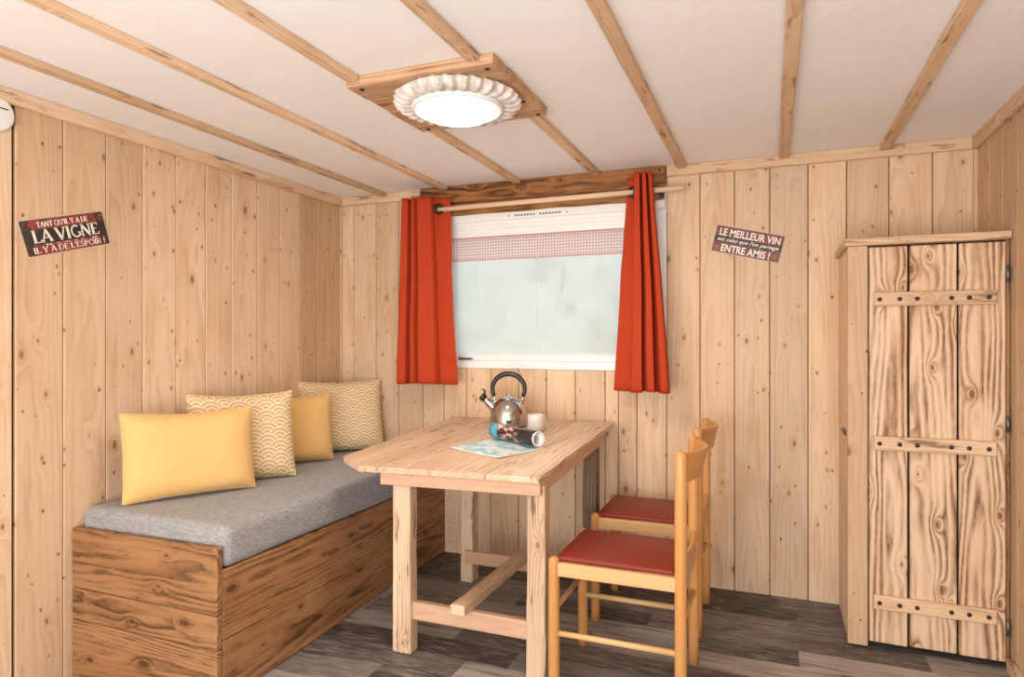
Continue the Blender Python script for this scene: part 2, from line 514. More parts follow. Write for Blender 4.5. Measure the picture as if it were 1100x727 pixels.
class MB:
    def __init__(self):
        self.v, self.f, self.wc, self.wr, self.uv, self.sm = [], [], [], [], [], []

    def add(self, verts, faces, wc=None, wr=None, uv=None, smooth=False):
        b = len(self.v)
        self.v += [Vector(p) for p in verts]
        self.f += [tuple(i + b for i in f) for f in faces]
        n = len(verts)
        self.wc += wc or [(p[2], p[0], p[1] + .05) for p in verts]
        wr = wr or (random.random(), random.random(), random.random())
        self.wr += [wr] * n
        self.uv += uv or [(p[0], p[2], p[1]) for p in verts]
        self.sm += [smooth] * len(faces)
        return b

    def box(self, lo, hi, axis=None, bev=.002, seg=1, mat=None, wr=None, fn=None, cuts=0, smooth=False, off=None):
        """a board lo..hi, grain along axis; mat: 4x4 placing it; fn: warps vertices"""
        lo, hi = Vector(lo), Vector(hi)
        lo, hi = Vector(map(min, lo, hi)), Vector(map(max, lo, hi))
        size = hi - lo
        bm = bmesh.new()
        bmesh.ops.create_cube(bm, size=1.)
        bmesh.ops.scale(bm, vec=size, verts=bm.verts)
        bmesh.ops.translate(bm, vec=(lo + hi) / 2, verts=bm.verts)
        order = sorted(range(3), key=lambda k: -size[k])
        if axis is not None:
            order.remove(axis)
            order = [axis] + order
        if cuts:
            for c in range(1, cuts + 1):
                p = Vector(lo)
                p[order[0]] = lo[order[0]] + size[order[0]] * c / (cuts + 1)
                nrm = Vector((0, 0, 0))
                nrm[order[0]] = 1
                bmesh.ops.bisect_plane(bm, geom=bm.verts[:] + bm.edges[:] + bm.faces[:], plane_co=p, plane_no=nrm)
        if bev:
            ed = [e for e in bm.edges if e.calc_face_angle(0) > 1.]
            bmesh.ops.bevel(bm, geom=ed, offset=min(bev, min(size) * .45), segments=seg, affect='EDGES', profile=.5)
        bm.verts.index_update()
        ro = off or (random.uniform(0, 40), random.uniform(-.05, .05), random.uniform(.035, .11))
        mid = (lo + hi) / 2
        wc, pts, uv = [], [], []
        for q in bm.verts:
            p = q.co.copy()
            wc.append((p[order[0]] + ro[0], p[order[1]] - mid[order[1]] + ro[1], p[order[2]] - mid[order[2]] + ro[2]))
            uv.append((p[order[0]], p[order[1]], p[order[2]]))
            if fn:
                p = Vector(fn(p))
            if mat:
                p = mat @ p
            pts.append(p)
        self.add(pts, [[w.index for w in f.verts] for f in bm.faces], wc, wr, uv, smooth)
        bm.free()
        return self

    def tube(self, pts, r, seg=12, caps=True, smooth=True, wr=None):
        pts = [Vector(p) for p in pts]
        rs = r if hasattr(r, '__len__') else [r] * len(pts)
        up = None
        vs, wc, uv = [], [], []
        ln = 0
        ro = (random.uniform(0, 40), random.uniform(-.02, .02), random.uniform(.03, .07))
        for i, p in enumerate(pts):
            d = (pts[min(i + 1, len(pts) - 1)] - pts[max(i - 1, 0)]).normalized()
            if up is None:
                up = d.orthogonal().normalized()
            up = (up - d * up.dot(d)).normalized()
            sd = d.cross(up)
            if i:
                ln += (p - pts[i - 1]).length
            for k in range(seg):
                a = 2 * PI * k / seg
                c, s = math.cos(a) * rs[i], math.sin(a) * rs[i]
                vs.append(p + up * c + sd * s)
                wc.append((ln + ro[0], c + ro[1], s + ro[2]))
                uv.append((ln, a * rs[i], 0))
        fs = []
        for i in range(len(pts) - 1):
            for k in range(seg):
                a, b = i * seg + k, i * seg + (k + 1) % seg
                fs.append((a, b, b + seg, a + seg))
        if caps:
            fs.append(tuple(range(seg))[::-1])
            fs.append(tuple((len(pts) - 1) * seg + k for k in range(seg)))
        self.add(vs, fs, wc, wr, uv, smooth)
        return self

    def lathe(self, prof, seg=24, at=(0, 0, 0), mat=None, smooth=True, ruffle=None, wr=None):
        """prof: (radius, z) from bottom to top; a zero radius closes to a fan"""
        at = Vector(at)
        vs, fs, wc = [], [], []
        ro = random.uniform(0, 40)
        for i, (r, z) in enumerate(prof):
            for k in range(seg):
                a = 2 * PI * k / seg
                rr, zz = (r, z) if not ruffle else ruffle(i, a, r, z)
                rr = max(rr, 1e-5)
                p = Vector((rr * math.cos(a), rr * math.sin(a), zz))
                wc.append((p.z + ro, p.x, p.y + .05))
                vs.append((mat @ p if mat else p) + at)
        for i in range(len(prof) - 1):
            for k in range(seg):
                a, b = i * seg + k, i * seg + (k + 1) % seg
                fs.append((a, b, b + seg, a + seg))
        self.add(vs, fs, wc, wr, None, smooth)
        return self

    def prism(self, poly, z0, z1, mat=None, wr=None, grain=0):
        """flat polygon (x, y) extruded z0..z1"""
        n = len(poly)
        vs = [Vector((x, y, z0)) for x, y in poly] + [Vector((x, y, z1)) for x, y in poly]
        fs = [tuple(range(n))[::-1], tuple(range(n, 2 * n))] + [(i, (i + 1) % n, n + (i + 1) % n, n + i) for i in range(n)]
        ro = (random.uniform(0, 40), random.uniform(-.05, .05), random.uniform(.035, .1))
        wc = [((p.x, p.y)[grain] + ro[0], (p.y, p.x)[grain] + ro[1], p.z + ro[2]) for p in vs]
        uv = [(p.x, p.y, p.z) for p in vs]
        self.add([mat @ p if mat else p for p in vs], fs, wc, wr, uv)
        return self

    def build(self, name, mat, parent=None, flip=False):
        off = Vector((0, 0, 0))
        p = parent
        while p:
            off += p.location
            p = p.parent
        me = bpy.data.meshes.new(name)
        me.from_pydata([v - off for v in self.v], [], self.f)
        for an, dat in (('wc', self.wc), ('wr', self.wr), ('uvp', self.uv)):
            at = me.attributes.new(an, 'FLOAT_VECTOR', 'POINT')
            at.data.foreach_set('vector', [c for t in dat for c in t])
        me.polygons.foreach_set('use_smooth', self.sm)
        me.materials.append(M[mat] if isinstance(mat, str) else mat)
        bm = bmesh.new()
        bm.from_mesh(me)
        bmesh.ops.remove_doubles(bm, verts=bm.verts, dist=2e-5) if all(self.sm) else None
        bmesh.ops.recalc_face_normals(bm, faces=bm.faces)
        bm.to_mesh(me)
        bm.free()
        me.update()
        o = bpy.data.objects.new(name, me)
        COL.objects.link(o)
        if parent:
            o.parent = parent
        return o


def tag(o, label=None, cat=None, group=None, kind=None):
    if label:
        o['label'] = label
    if cat:
        o['category'] = cat
    if group:
        o['group'] = group
    if kind:
        o['kind'] = kind
    return o


def thing(name, loc, label, cat, group=None):
    o = bpy.data.objects.new(name, None)
    o.empty_display_size = .1
    o.location = loc
    COL.objects.link(o)
    return tag(o, label, cat, group)


def struct(mb, name, mat, parent=None):
    o = mb.build(name, mat, parent)
    if not parent:
        o['kind'] = 'structure'
    return o


# ------------------------------------------------------------------ the room
XL, XR, YB, H, Y0 = -2.534, .843, 3.43, 2.146, -1.2
WX0, WX1, WZ0, WZ1 = -1.80, -.506, 1.085, 2.06     # window opening

# floor
LIGHT = ((-1.0, 2.22), (-1.62, 2.0), (-.55, 2.6), (.62, 2.85))      # where the pale planks lie


def sag(p):                      # the old floor dips a little towards the front left corner
    a = max(0, min(1, (-1.4 - p.x) / 1.1))
    b = max(0, min(1, (2.9 - p.y) / .9))
    return (p.x, p.y, p.z - .075 * a * b)


mb = MB()
y = YB
row = 0
while y > Y0:
    w = .142
    x = XL - random.uniform(0, .9)
    while x < XR:
        ln = random.choice((.45, .62, .8, .95))
        a, b = max(x, XL), min(x + ln, XR)
        if b - a > .01:
            t = random.random() ** 1.1
            for lx, lyy in LIGHT:
                if a < lx < b and y - w < lyy < y:
                    t = .97
            mb.box((a, y - w, -.02), (b, y, 0), axis=0, bev=.0007, wr=(t, random.random(), random.random()), fn=sag, cuts=3)
        x += ln
    y -= w
    row += 1
struct(mb, 'floor', 'floor')

# ceiling
mb = MB()
mb.box((XL - .03, Y0, H), (XR + .03, YB + .03, H + .03), bev=0)
struct(mb, 'ceiling', 'ceiling')


def wr_for(tint=None):
    return (random.random() if tint is None else tint, random.random() ** 2 * .8, random.random())


# back wall
bx = [-2.534, -2.436, -2.272, -2.112, -1.944, -1.80, -1.654, -1.5, -1.328, -1.162, -.996, -.83, -.759, -.66, -.506, -.339, -.173,
      -.009, .162, .327, .502, .674, .843]
G = .0016
mb = MB()
for i in range(len(bx) - 1):
    a, b = bx[i] + G, bx[i + 1] - G
    w = wr_for()
    ro = (random.uniform(0, 40), random.uniform(-.05, .05), random.uniform(.04, .11))
    if bx[i] >= WX0 - .01 and bx[i + 1] <= WX1 + .01:
        mb.box((a, YB, 0), (b, YB + .018, WZ0), axis=2, bev=.003, wr=w, off=ro)
        mb.box((a, YB, WZ1), (b, YB + .018, H), axis=2, bev=.003, wr=w, off=ro)
    else:
        mb.box((a, YB, 0), (b, YB + .018, H), axis=2, bev=.003, wr=w, off=ro)
wall_back = struct(mb, 'wall_back', 'wall')
mb = MB()
for lo, hi in (((XL - .1, YB + .0185, -.02), (WX0, YB + .05, H)), ((WX1, YB + .0185, -.02), (XR + .1, YB + .05, H)),
               ((WX0, YB + .0185, -.02), (WX1, YB + .05, WZ0)), ((WX0, YB + .0185, WZ1), (WX1, YB + .05, H))):
    mb.box(lo, hi, bev=0)
mb.build('backing', 'void', wall_back)

# left wall
ly = [3.43, 3.335, 3.202, 3.052, 2.883, 2.714, 2.534, 2.371, 2.204, 2.033, 1.865, 1.691, 1.515]
while ly[-1] > Y0:
    ly.append(ly[-1] - .17)
mb = MB()
for i in range(len(ly) - 1):
    a, b = ly[i + 1] + G, ly[i] - G
    w = wr_for()
    if 2.2 < b < 3.06:
        w = (.72 + .25 * random.random(), .12 * random.random(), .4)
    if 3.06 < b < 3.21:
        w = (.15, .95, .4)
    if i in (0, 1):
        w = (.25, .8, .4)
    if abs(b - 1.691) < .01:
        w = (.5, .55, .3)
    if b < 1.52:
        w = (.95, 0., .4)
        b -= .004
    mb.box((XL - .018, a + (.004 if abs(a - 1.515) < .01 else 0), -.08), (XL, b, H), axis=2, bev=.003, wr=w)
wall_left = struct(mb, 'wall_left', 'wall')
MB().box((XL - .05, Y0, -.09), (XL - .0185, YB + .02, H), bev=0).build('backing', 'void', wall_left)

# right wall
mb = MB()
y = YB
for k, w_ in enumerate([.17, .165, .17, .16, .17] * 7):
    if y < Y0:
        break
    mb.box((XR, y - w_ + G, 0), (XR + .018, y - G, H), axis=2, bev=.003, wr=(random.random() * .5, .3 + .5 * random.random(), .3))
    y -= w_
wall_right = struct(mb, 'wall_right', 'wall')
MB().box((XR + .0185, Y0, -.02), (XR + .05, YB + .02, H), bev=0).build('backing', 'void', wall_right)

# cornice and corner trims
struct(MB().box((XL, Y0, H - .055), (XL + .022, YB, H), axis=1, bev=.004), 'trim_1', 'trim')
struct(MB().box((XL + .022, YB - .022, H - .055), (-1.945, YB, H), axis=0, bev=.004), 'trim_2', 'trim')
struct(MB().box((-.505, YB - .022, H - .055), (XR - .022, YB, H), axis=0, bev=.004), 'trim_3', 'trim')
struct(MB().box((XR - .022, Y0, H - .055), (XR, YB, H), axis=1, bev=.004), 'trim_4', 'trim')
struct(MB().box((XR - .018, YB - .018, 1.66), (XR, YB, H - .056), axis=2, bev=.003), 'trim_5', 'trim')
struct(MB().box((XL, YB - .014, .61), (XL + .014, YB, H - .056), axis=2, bev=.003), 'trim_6', 'wall')
# ceiling battens
k = 7
LX0, LX1, LY0, LY1 = -1.345, -.80, 1.855, 2.375     # the lamp panel
for x, yend in ((-2.20, YB - .023), (-1.775, YB - .045), (-1.32, YB - .045), (-.87, YB - .045), (-.425, YB - .023), (.055, YB - .023), (.485, YB - .023)):
    wid = .044
    def wob(p, x=x):
        return (p.x + .003 * noise.noise((p.y * 3, x * 9, 0)), p.y, p.z)
    if LX0 < x < LX1:
        struct(MB().box((x - wid / 2, Y0, H - .022), (x + wid / 2, LY0 - .002, H), axis=1, bev=.003, fn=wob, cuts=14), f'trim_{k}', 'trim')
        k += 1
        struct(MB().box((x - wid / 2, LY1 + .002, H - .022), (x + wid / 2, yend, H), axis=1, bev=.003, fn=wob, cuts=6), f'trim_{k}', 'trim')
    else:
        struct(MB().box((x - wid / 2, Y0, H - .022), (x + wid / 2, yend, H), axis=1, bev=.003, fn=wob, cuts=20), f'trim_{k}', 'trim')
    k += 1
# low strip along the foot of the right wall
struct(MB().box((XR - .02, Y0, 0), (XR, 2.98, .05), axis=1, bev=.003), 'baseboard_right', 'trim')

# ------------------------------------------------------------------ window
win = MB()
fw = .045
win.box((WX0, YB - .006, WZ0), (WX0 + fw, YB + .045, WZ1), bev=.004)
win.box((WX1 - fw, YB - .006, WZ0), (WX1, YB + .045, WZ1), bev=.004)
win.box((WX0 + fw, YB - .006, WZ0), (WX1 - fw, YB + .045, WZ0 + .045), bev=.004)
win.box((WX0 + fw, YB - .004, WZ0 + .046), (WX1 - fw, YB + .03, WZ0 + .090), bev=.003)
win.box((WX0 + fw, YB - .006, WZ1 - .05), (WX1 - fw, YB + .045, WZ1), bev=.004)
# inner sash
win.box((WX0 + fw, YB + .012, WZ0 + .04), (WX0 + fw + .03, YB + .04, WZ1 - .05), bev=.003)
win.box((WX1 - fw - .03, YB + .012, WZ0 + .04), (WX1 - fw, YB + .04, WZ1 - .05), bev=.003)
win.box((WX0 + fw + .03, YB + .012, WZ0 + .04), (WX1 - fw - .03, YB + .04, WZ0 + .075), bev=.003)
window = struct(win, 'window_1', 'white')
MB().box((WX0 + fw + .03, YB + .026, WZ0 + .075), (WX1 - fw - .03, YB + .03, WZ1 - .05), bev=0).build('pane', 'glass', window)
for x in (-1.655, -.70):
    MB().box((x - .045, YB - .016, WZ0 + .050), (x + .045, YB - .0045, WZ0 + .062), bev=.004, seg=2).build('latch', 'zinc', window)

# roller blind box at the head of the window
bl = thing('roller_blind', (-1.16, YB - .02, 1.83), 'white slatted roller blind box filling the head of the window, above the gingham strip', 'blind')
MB().box((WX0 + .01, YB - .042, 1.925), (WX1 - .005, YB - .0065, 2.033), bev=.006, seg=2).build('cassette', 'white', bl)
cu = MB()
for i in range(4):
    z = 1.925 - i * .0225
    cu.box((WX0 + .05, YB - .03 - .0006 * (i % 2), z - .0222), (WX1 - .05, YB - .0065, z), bev=.001)
cu.build('slats', 'white', bl)
for a, b in ((-1.335, -1.21), (-1.19, -1.06)):
    n = 7
    for i in range(n):
        x0 = a + (b - a) * i / n
        MB().box((x0, YB - .0435, 1.940), (x0 + (b - a) / n * .72, YB - .0415, 1.950), bev=.0008).build('vent_mark', 'zinc', bl)
for x in (-1.37, -1.03):
    MB().box((x - .004, YB - .0435, 1.941), (x + .004, YB - .0415, 1.949), bev=.0015).build('vent_mark', 'zinc', bl)

# voile with the gingham heading
vt = thing('voile_curtain', (-1.16, YB - .045, 1.10), 'sheer white voile hanging across the window below a red gingham band', 'sheer curtain')


def cloth_sheet(x0, x1, z0, z1, yf, nx=300, nz=24, th=.0008):
    m = MB()
    vs, uv = [], []
    for side in (0, 1):
        for j in range(nz + 1):
            for i in range(nx + 1):
                x = x0 + (x1 - x0) * i / nx
                z = z0 + (z1 - z0) * j / nz
                vs.append((x, yf(x, z) + side * th, z))
                uv.append((x, z, 0))
    n = (nx + 1) * (nz + 1)
    fs = []
    for j in range(nz):
        for i in range(nx):
            a = j * (nx + 1) + i
            fs.append((a, a + 1, a + nx + 2, a + nx + 1))
    m.add(vs[:n], fs, None, None, uv[:n], True)
    return m


def veil_y(x, z):
    t = max(0, 1 - (z - 1.1) / .62)
    return YB - .034 - .0045 * math.exp(-((x + 1.56) / .006) ** 2) - .0045 * math.exp(-((x + 1.20) / .006) ** 2) - .0045 * math.exp(-((x + .86) / .006) ** 2) - .004 * math.sin(x * 9 + 1) * (.5 + .5 * t) - .003 * math.sin(x * 31 + z * 2) * t - .0035 * noise.noise((x * 5, z * 4, 1))


v1 = cloth_sheet(-1.752, -.60, 1.163, 1.712, veil_y)
v1.build('voile', 'veil', vt)
cloth_sheet(-1.752, -.60, 1.703, 1.838, lambda x, z: YB - .040 - .002 * math.sin(x * 12)).build('gingham_band', 'gingham', vt)

# ------------------------------------------------------------------ outdoors, seen through the voile
hd = MB()
rnd = random.Random(5)
spots = [(-4.6 + .62 * k + rnd.uniform(-.15, .15), 6.2 + rnd.uniform(-.3, .9), rnd.uniform(.5, 2.6), rnd.uniform(.45, .85)) for k in range(11)]
spots += [(-3.6 + .45 * k, 6.9, 2.1, .7) for k in range(8)]
spots += [(-4.8 + .8 * k + rnd.uniform(-.2, .2), 7.0 + rnd.uniform(-.3, .5), rnd.uniform(1.2, 3.4), rnd.uniform(.5, .8)) for k in range(8)]
for cx, cy, cz, r in spots:
    bm = bmesh.new()
    bmesh.ops.create_icosphere(bm, subdivisions=4, radius=1)
    pts = []
    for q in bm.verts:
        d = 1 + .35 * noise.noise(q.co * 2.4 + Vector((cx, cy, cz))) + .30 * noise.noise(q.co * 8 + Vector((cx, 0, 0))) + .2 * noise.noise(q.co * 17)
        p = q.co * r * d
        pts.append((cx + p.x, cy + p.y * .6, max(0, cz + p.z * 1.15 - .25)))
    hd.add(pts, [[w.index for w in f.verts] for f in bm.faces], smooth=True)
    bm.free()
hedge = hd.build('hedge', 'leaf')
tag(hedge, 'pale green leafy hedge outside, dimly seen through the voile of the window', 'hedge')
g = MB().box((-7, YB + .3, -.12), (6, 12, -.02), bev=0)
struct(g, 'ground_outside', 'leaf')

# ------------------------------------------------------------------ beam over the window
bt = thing('beam', (-1.2, YB - .03, 2.06), 'dark torched wooden beam with live edge above the window, behind the curtain rod', 'beam')


def live(p):
    x = p.x
    if p.z < 2.09:
        dz = .014 * noise.noise((x * 3.2, 0, 3)) + .008 * noise.noise((x * 9, 1, 0))
        if x < -1.72:
            dz += .012 * (-1.72 - x) / .2
        return (x, p.y, p.z + dz)
    return p


MB().box((-1.942, YB - .042, 2.038), (-.508, YB, H), axis=0, bev=.008, seg=2, fn=live, cuts=40,
         off=(3.1, .02, .05)).build('main_board', 'beam', bt)
MB().box((-1.80, YB - .062, 1.966), (-.508, YB - .046, 2.034), axis=0, bev=.005, cuts=30,
         fn=lambda p: (p.x, p.y, p.z + (.006 * noise.noise((p.x * 5, 2, 1)) if p.z < 2 else 0))).build('lower_board', 'beam', bt)
for x, z in ((-1.925, 2.105), (-.70, 2.088), (-.535, 2.122)):
    MB().lathe([(0, 0), (.006, 0), (.005, .003), (0, .004)], 10, (x, YB - .042, z), Matrix.Rotation(PI / 2, 4, 'X')).build('screw', 'screw', bt)

# curtain rod
ROD_Y, ROD_Z = YB - .115, 1.998
rd = thing('curtain_rod', (-1.2, ROD_Y, ROD_Z), 'long pale wooden pole running above the window through both orange curtains', 'curtain rod')
MB().tube([(-2.0, ROD_Y, ROD_Z - .004), (-1.2, ROD_Y, ROD_Z + .002), (-.405, ROD_Y, ROD_Z + .006)], .0135, 16).build('pole', 'rod', rd)
for x in (-1.93, -.52):
    yb = YB - .001 if x < -1.8 else YB - .0625
    MB().box((x - .008, ROD_Y + .010, ROD_Z - .008), (x + .008, yb - .004, ROD_Z + .006), bev=.002).box(
        (x - .012, yb - .004, ROD_Z - .022), (x + .012, yb, ROD_Z + .022), bev=.0015).build('bracket', 'black', rd)


def curve(pts, s):
    """smooth curve through (s, value) points"""
    for (a, va), (b, vb) in zip(pts, pts[1:]):
        if s <= b:
            t = (s - a) / (b - a)
            t = t * t * (3 - 2 * t)
            return va + (vb - va) * t
    return pts[-1][1]


def curtain(label, top, bot, z0, z1, xs, fy, soften, grommets, loc):
    """folded cloth sheet hung on the rod: xs = where each point of the cloth lies between its two edges,
    fy = its distance in front of (-) or behind (+) the rod"""
    t = thing('curtain', loc, label, 'curtain', 'orange curtains at the window')
    m = MB()
    nx, nz, th = 140, 30, .0025
    vs, uv = [], []

    def pos(i, j):
        s, q = i / nx, j / nz
        x0 = top[0] * q + bot[0] * (1 - q)
        x1 = top[1] * q + bot[1] * (1 - q)
        z = z0 + (z1 - z0) * q
        low = max(0, min(1, (.93 - q) * 3))
        s2 = s + .012 * low * noise.noise((q * 2.2, s * 3, soften))
        f = curve(fy, s2)
        mean = -.034
        f = f + (mean + (f - mean) * (1 + .25 * (1 - q)) - f) * low
        if f > -.018:
            f = f + (-.020 - f) * min(1, low * soften)
        xx = x0 + (x1 - x0) * curve(xs, s2) + .010 * noise.noise((s * 2, q * 2.5, soften)) * (1 - q)
        yy = ROD_Y + f + .004 * noise.noise((s * 4, q * 4, 2)) * low
        zz = z - .004 * math.sin(s * 9) * (j == 0)
        return Vector((xx, yy, zz))

    P = [[pos(i, j) for i in range(nx + 1)] for j in range(nz + 1)]
    for side in (0, 1):
        for j in range(nz + 1):
            for i in range(nx + 1):
                p = P[j][i]
                dx = P[j][min(i + 1, nx)] - P[j][max(i - 1, 0)]
                nn = Vector((dx.y, -dx.x, 0)).normalized()
                vs.append(p - nn * th * side)
                uv.append((i / nx * .6, p.z, 0))
    n = (nx + 1) * (nz + 1)
    fs = []
    for j in range(nz):
        for i in range(nx):
            a = j * (nx + 1) + i
            fs.append((a, a + 1, a + nx + 2, a + nx + 1))
            fs.append((n + a, n + a + nx + 1, n + a + nx + 2, n + a + 1))
    rim = [i for i in range(nx + 1)] + [j * (nx + 1) + nx for j in range(1, nz + 1)] + [nz * (nx + 1) + i for i in range(nx - 1, -1, -1)] + \
          [j * (nx + 1) for j in range(nz - 1, 0, -1)]
    for a, b in zip(rim, rim[1:] + rim[:1]):
        fs.append((a, n + a, n + b, b))
    m.add(vs, fs, None, None, uv, True)
    m.build('cloth', 'orange_cloth', t)
    for x, y, z, rot in grommets:
        R = Matrix.Rotation(rot, 4, 'Z') @ Matrix.Rotation(PI / 2, 4, 'X')
        MB().lathe([(.018, -.009), (.030, -.010), (.032, 0), (.030, .010), (.018, .009), (.018, -.009)], 24, (x, y, z), R).build('grommet', 'black', t)
    return t


curtain('orange red curtain on the left of the window, with a black ring round the rod', (-1.995, -1.712), (-2.028, -1.642), 1.0, 2.062,
        [(0, 0), (.20, .20), (.25, .215), (.30, .235), (.40, .36), (.45, .375), (.50, .39), (.75, .72), (1, 1)],
        [(0, -.026), (.10, -.078), (.19, -.066), (.25, -.020), (.30, -.048), (.36, -.074), (.41, -.056), (.455, -.019), (.50, -.060), (.59, -.090), (.69, -.066),
         (.78, -.022), (.84, .004), (1, .024)], 1.,
        [(-1.768, ROD_Y - .016, ROD_Z - .001, .80)], (-1.85, ROD_Y, 1.0))
curtain('orange red curtain on the right of the window, gathered in tight upright folds', (-.688, -.550), (-.757, -.463), .99, 2.085,
        [(0, 0), (.14, .32), (.22, .36), (.34, .56), (.42, .55), (.50, .60), (.60, .78), (.68, .775), (.76, .82), (.88, .98), (1, .97)],
        [(0, .022), (.10, .016), (.17, -.014), (.25, -.078), (.34, -.080), (.42, -.020), (.48, -.026), (.55, -.082), (.61, -.080), (.68, -.020), (.74, -.028),
         (.82, -.080), (.90, -.074), (1, -.020)], .6,
        [(-.655, ROD_Y - .012, ROD_Z + .002, -.85)], (-.62, ROD_Y, .99))

# ------------------------------------------------------------------ ceiling lamp
lc = Vector(((LX0 + LX1) / 2, (LY0 + LY1) / 2, H))
lamp = thing('ceiling_lamp', lc, 'lit round ceiling lamp with ruffled plaster rim on a square wooden panel', 'lamp')
pm = MB()
pw = (LX1 - LX0) / 4
for i in range(4):
    b0 = LY0 + (LY1 - LY0) * i / 4
    b1 = LY0 + (LY1 - LY0) * (i + 1) / 4
    e0 = random.uniform(-.008, .008)
    pm.box((LX0 + e0, b0 + .001, H - .036), (LX1 + e0 * .6, b1 - .001, H - .001), axis=0, bev=.005, seg=2)
pm.build('wood_panel', 'lamp_wood', lamp)
for fx, fy in ((.07, .06), (.10, .45), (.08, .94), (.38, .95), (.93, .07), (.93, .36), (.94, .66), (.95, .94), (.62, .96)):
    MB().lathe([(.0, .002), (.007, .002), (.0085, 0), (.007, -.003), (0, -.004)], 10,
               (LX0 + (LX1 - LX0) * fx, LY0 + (LY1 - LY0) * fy, H - .037)).build('screw', 'screw', lamp)
LR = Vector((-1.035, 2.075, H - .036))
prof = [(.148, 0.), (.208, -.002), (.218, -.012), (.208, -.030), (.186, -.040), (.165, -.040), (.150, -.034), (.146, -.01)]


def ruf(i, a, r, z):
    w = math.sin(a * 30)
    w = math.copysign(abs(w) ** .6, w)
    amt = (0, .5, 1, 1, .8, .4, .1, 0)[i]
    return r + .012 * w * amt + .008 * amt * noise.noise((math.cos(a) * 3, math.sin(a) * 3, 0)), z - .008 * w * amt


MB().lathe(prof, 216, LR, ruffle=ruf).build('ruffled_rim', 'plaster', lamp)
MB().lathe([(.1455, -.004), (.164, -.042), (.160, -.050), (.150, -.052), (.1445, -.046)], 64, LR).build('diffuser_ring', 'white', lamp)
MB().lathe([(.1445, -.040), (.138, -.054), (.11, -.070), (.07, -.080), (.03, -.084), (0, -.085)], 64, LR).build('diffuser', 'glow', lamp)
pl = bpy.data.lights.new('lamp_bulb', 'AREA')
pl.shape = 'DISK'
pl.size = .28
pl.energy = 15
pl.color = (1., .90, .76)
po = bpy.data.objects.new('lamp_bulb', pl)
po.parent = lamp
po.location = LR - lc + Vector((0, 0, -.10))
COL.objects.link(po)

# ------------------------------------------------------------------ tin signs
# simple roman capitals drawn as strokes: (points, thickness) in a box 1 high
K, N_ = .20, .10


def arc(cx, cy, rx, ry, a0, a1, n=10):
    return [(cx + rx * math.cos(math.radians(a0 + (a1 - a0) * i / n)), cy + ry * math.sin(math.radians(a0 + (a1 - a0) * i / n))) for i in range(n + 1)]


def sf(x, y, w=.26):
    return ([(x - w / 2, y), (x + w / 2, y)], .055)


ROMAN = {
    'L': (.62, [([(.15, 0), (.15, 1)], K), ([(.15, .03), (.60, .03), (.60, .22)], .07), sf(.15, .97), sf(.15, .03)]),
    'A': (.80, [([(.08, 0), (.40, 1)], N_), ([(.40, 1), (.72, 0)], K), ([(.2, .34), (.6, .34)], .06), sf(.09, .03, .22), sf(.71, .03, .26)]),
    'V': (.80, [([(.08, 1), (.40, 0)], K), ([(.40, 0), (.72, 1)], N_), sf(.09, .97, .26), sf(.71, .97, .22)]),
    'I': (.34, [([(.17, 0), (.17, 1)], K), sf(.17, .97), sf(.17, .03)]),
    'G': (.82, [(arc(.44, .5, .33, .47, 55, 320), .13), ([(.72, .1), (.72, .42)], K), sf(.68, .42)]),
    'N': (.84, [([(.13, 0), (.13, 1)], N_), ([(.13, 1), (.70, 0)], K), ([(.70, 0), (.70, 1)], N_), sf(.13, .97, .2), sf(.13, .03, .22), sf(.70, .97, .22)]),
    'E': (.64, [([(.15, 0), (.15, 1)], K), ([(.1, .97), (.56, .97), (.56, .80)], .065), ([(.15, .52), (.46, .52)], .065), ([(.1, .03), (.60, .03), (.60, .22)], .065)]),
    'T': (.70, [([(.35, 0), (.35, 1)], K), ([(.05, .78), (.05, .97), (.65, .97), (.65, .78)], .065), sf(.35, .03)]),
    'Q': (.86, [(arc(.43, .5, .34, .47, 0, 360, 18), .12), ([(.45, .15), (.75, -.15)], .11)]),
    'O': (.84, [(arc(.42, .5, .34, .47, 0, 360, 18), .12)]),
    'U': (.80, [([(.15, 1), (.15, .3)] + arc(.39, .28, .24, .26, 180, 360, 8) + [(.63, .3), (.63, 1)], .12), sf(.15, .97), sf(.63, .97)]),
    'Y': (.78, [([(.39, 0), (.39, .45)], K), ([(.08, 1), (.39, .45)], K), ([(.39, .45), (.70, 1)], N_), sf(.39, .03), sf(.1, .97), sf(.68, .97, .2)]),
    'D': (.80, [([(.15, 0), (.15, 1)], K), ([(.1, .97), (.35, .97)] + arc(.36, .5, .33, .47, 90, -90, 10) + [(.1, .03)], .1)]),
    'S': (.60, [(arc(.3, .74, .2, .22, 20, 270, 8) + arc(.3, .27, .21, .24, 90, -160, 8), .12)]),
    'P': (.66, [([(.15, 0), (.15, 1)], K), ([(.1, .97), (.35, .97)] + arc(.35, .72, .22, .25, 90, -90, 8) + [(.15, .47)], .09), sf(.15, .03)]),
    'R': (.76, [([(.15, 0), (.15, 1)], K), ([(.1, .97), (.35, .97)] + arc(.35, .73, .22, .24, 90, -90, 8) + [(.15, .49)], .09), ([(.36, .49), (.66, .02)], .14), sf(.15, .03), sf(.68, .03, .14)]),
    "'": (.22, [([(.11, .72), (.13, 1)], .11)]),
    '!': (.34, [([(.17, .3), (.19, 1)], .13), ([(.17, 0), (.17, .13)], .14)]),
    ' ': (.30, []),
}


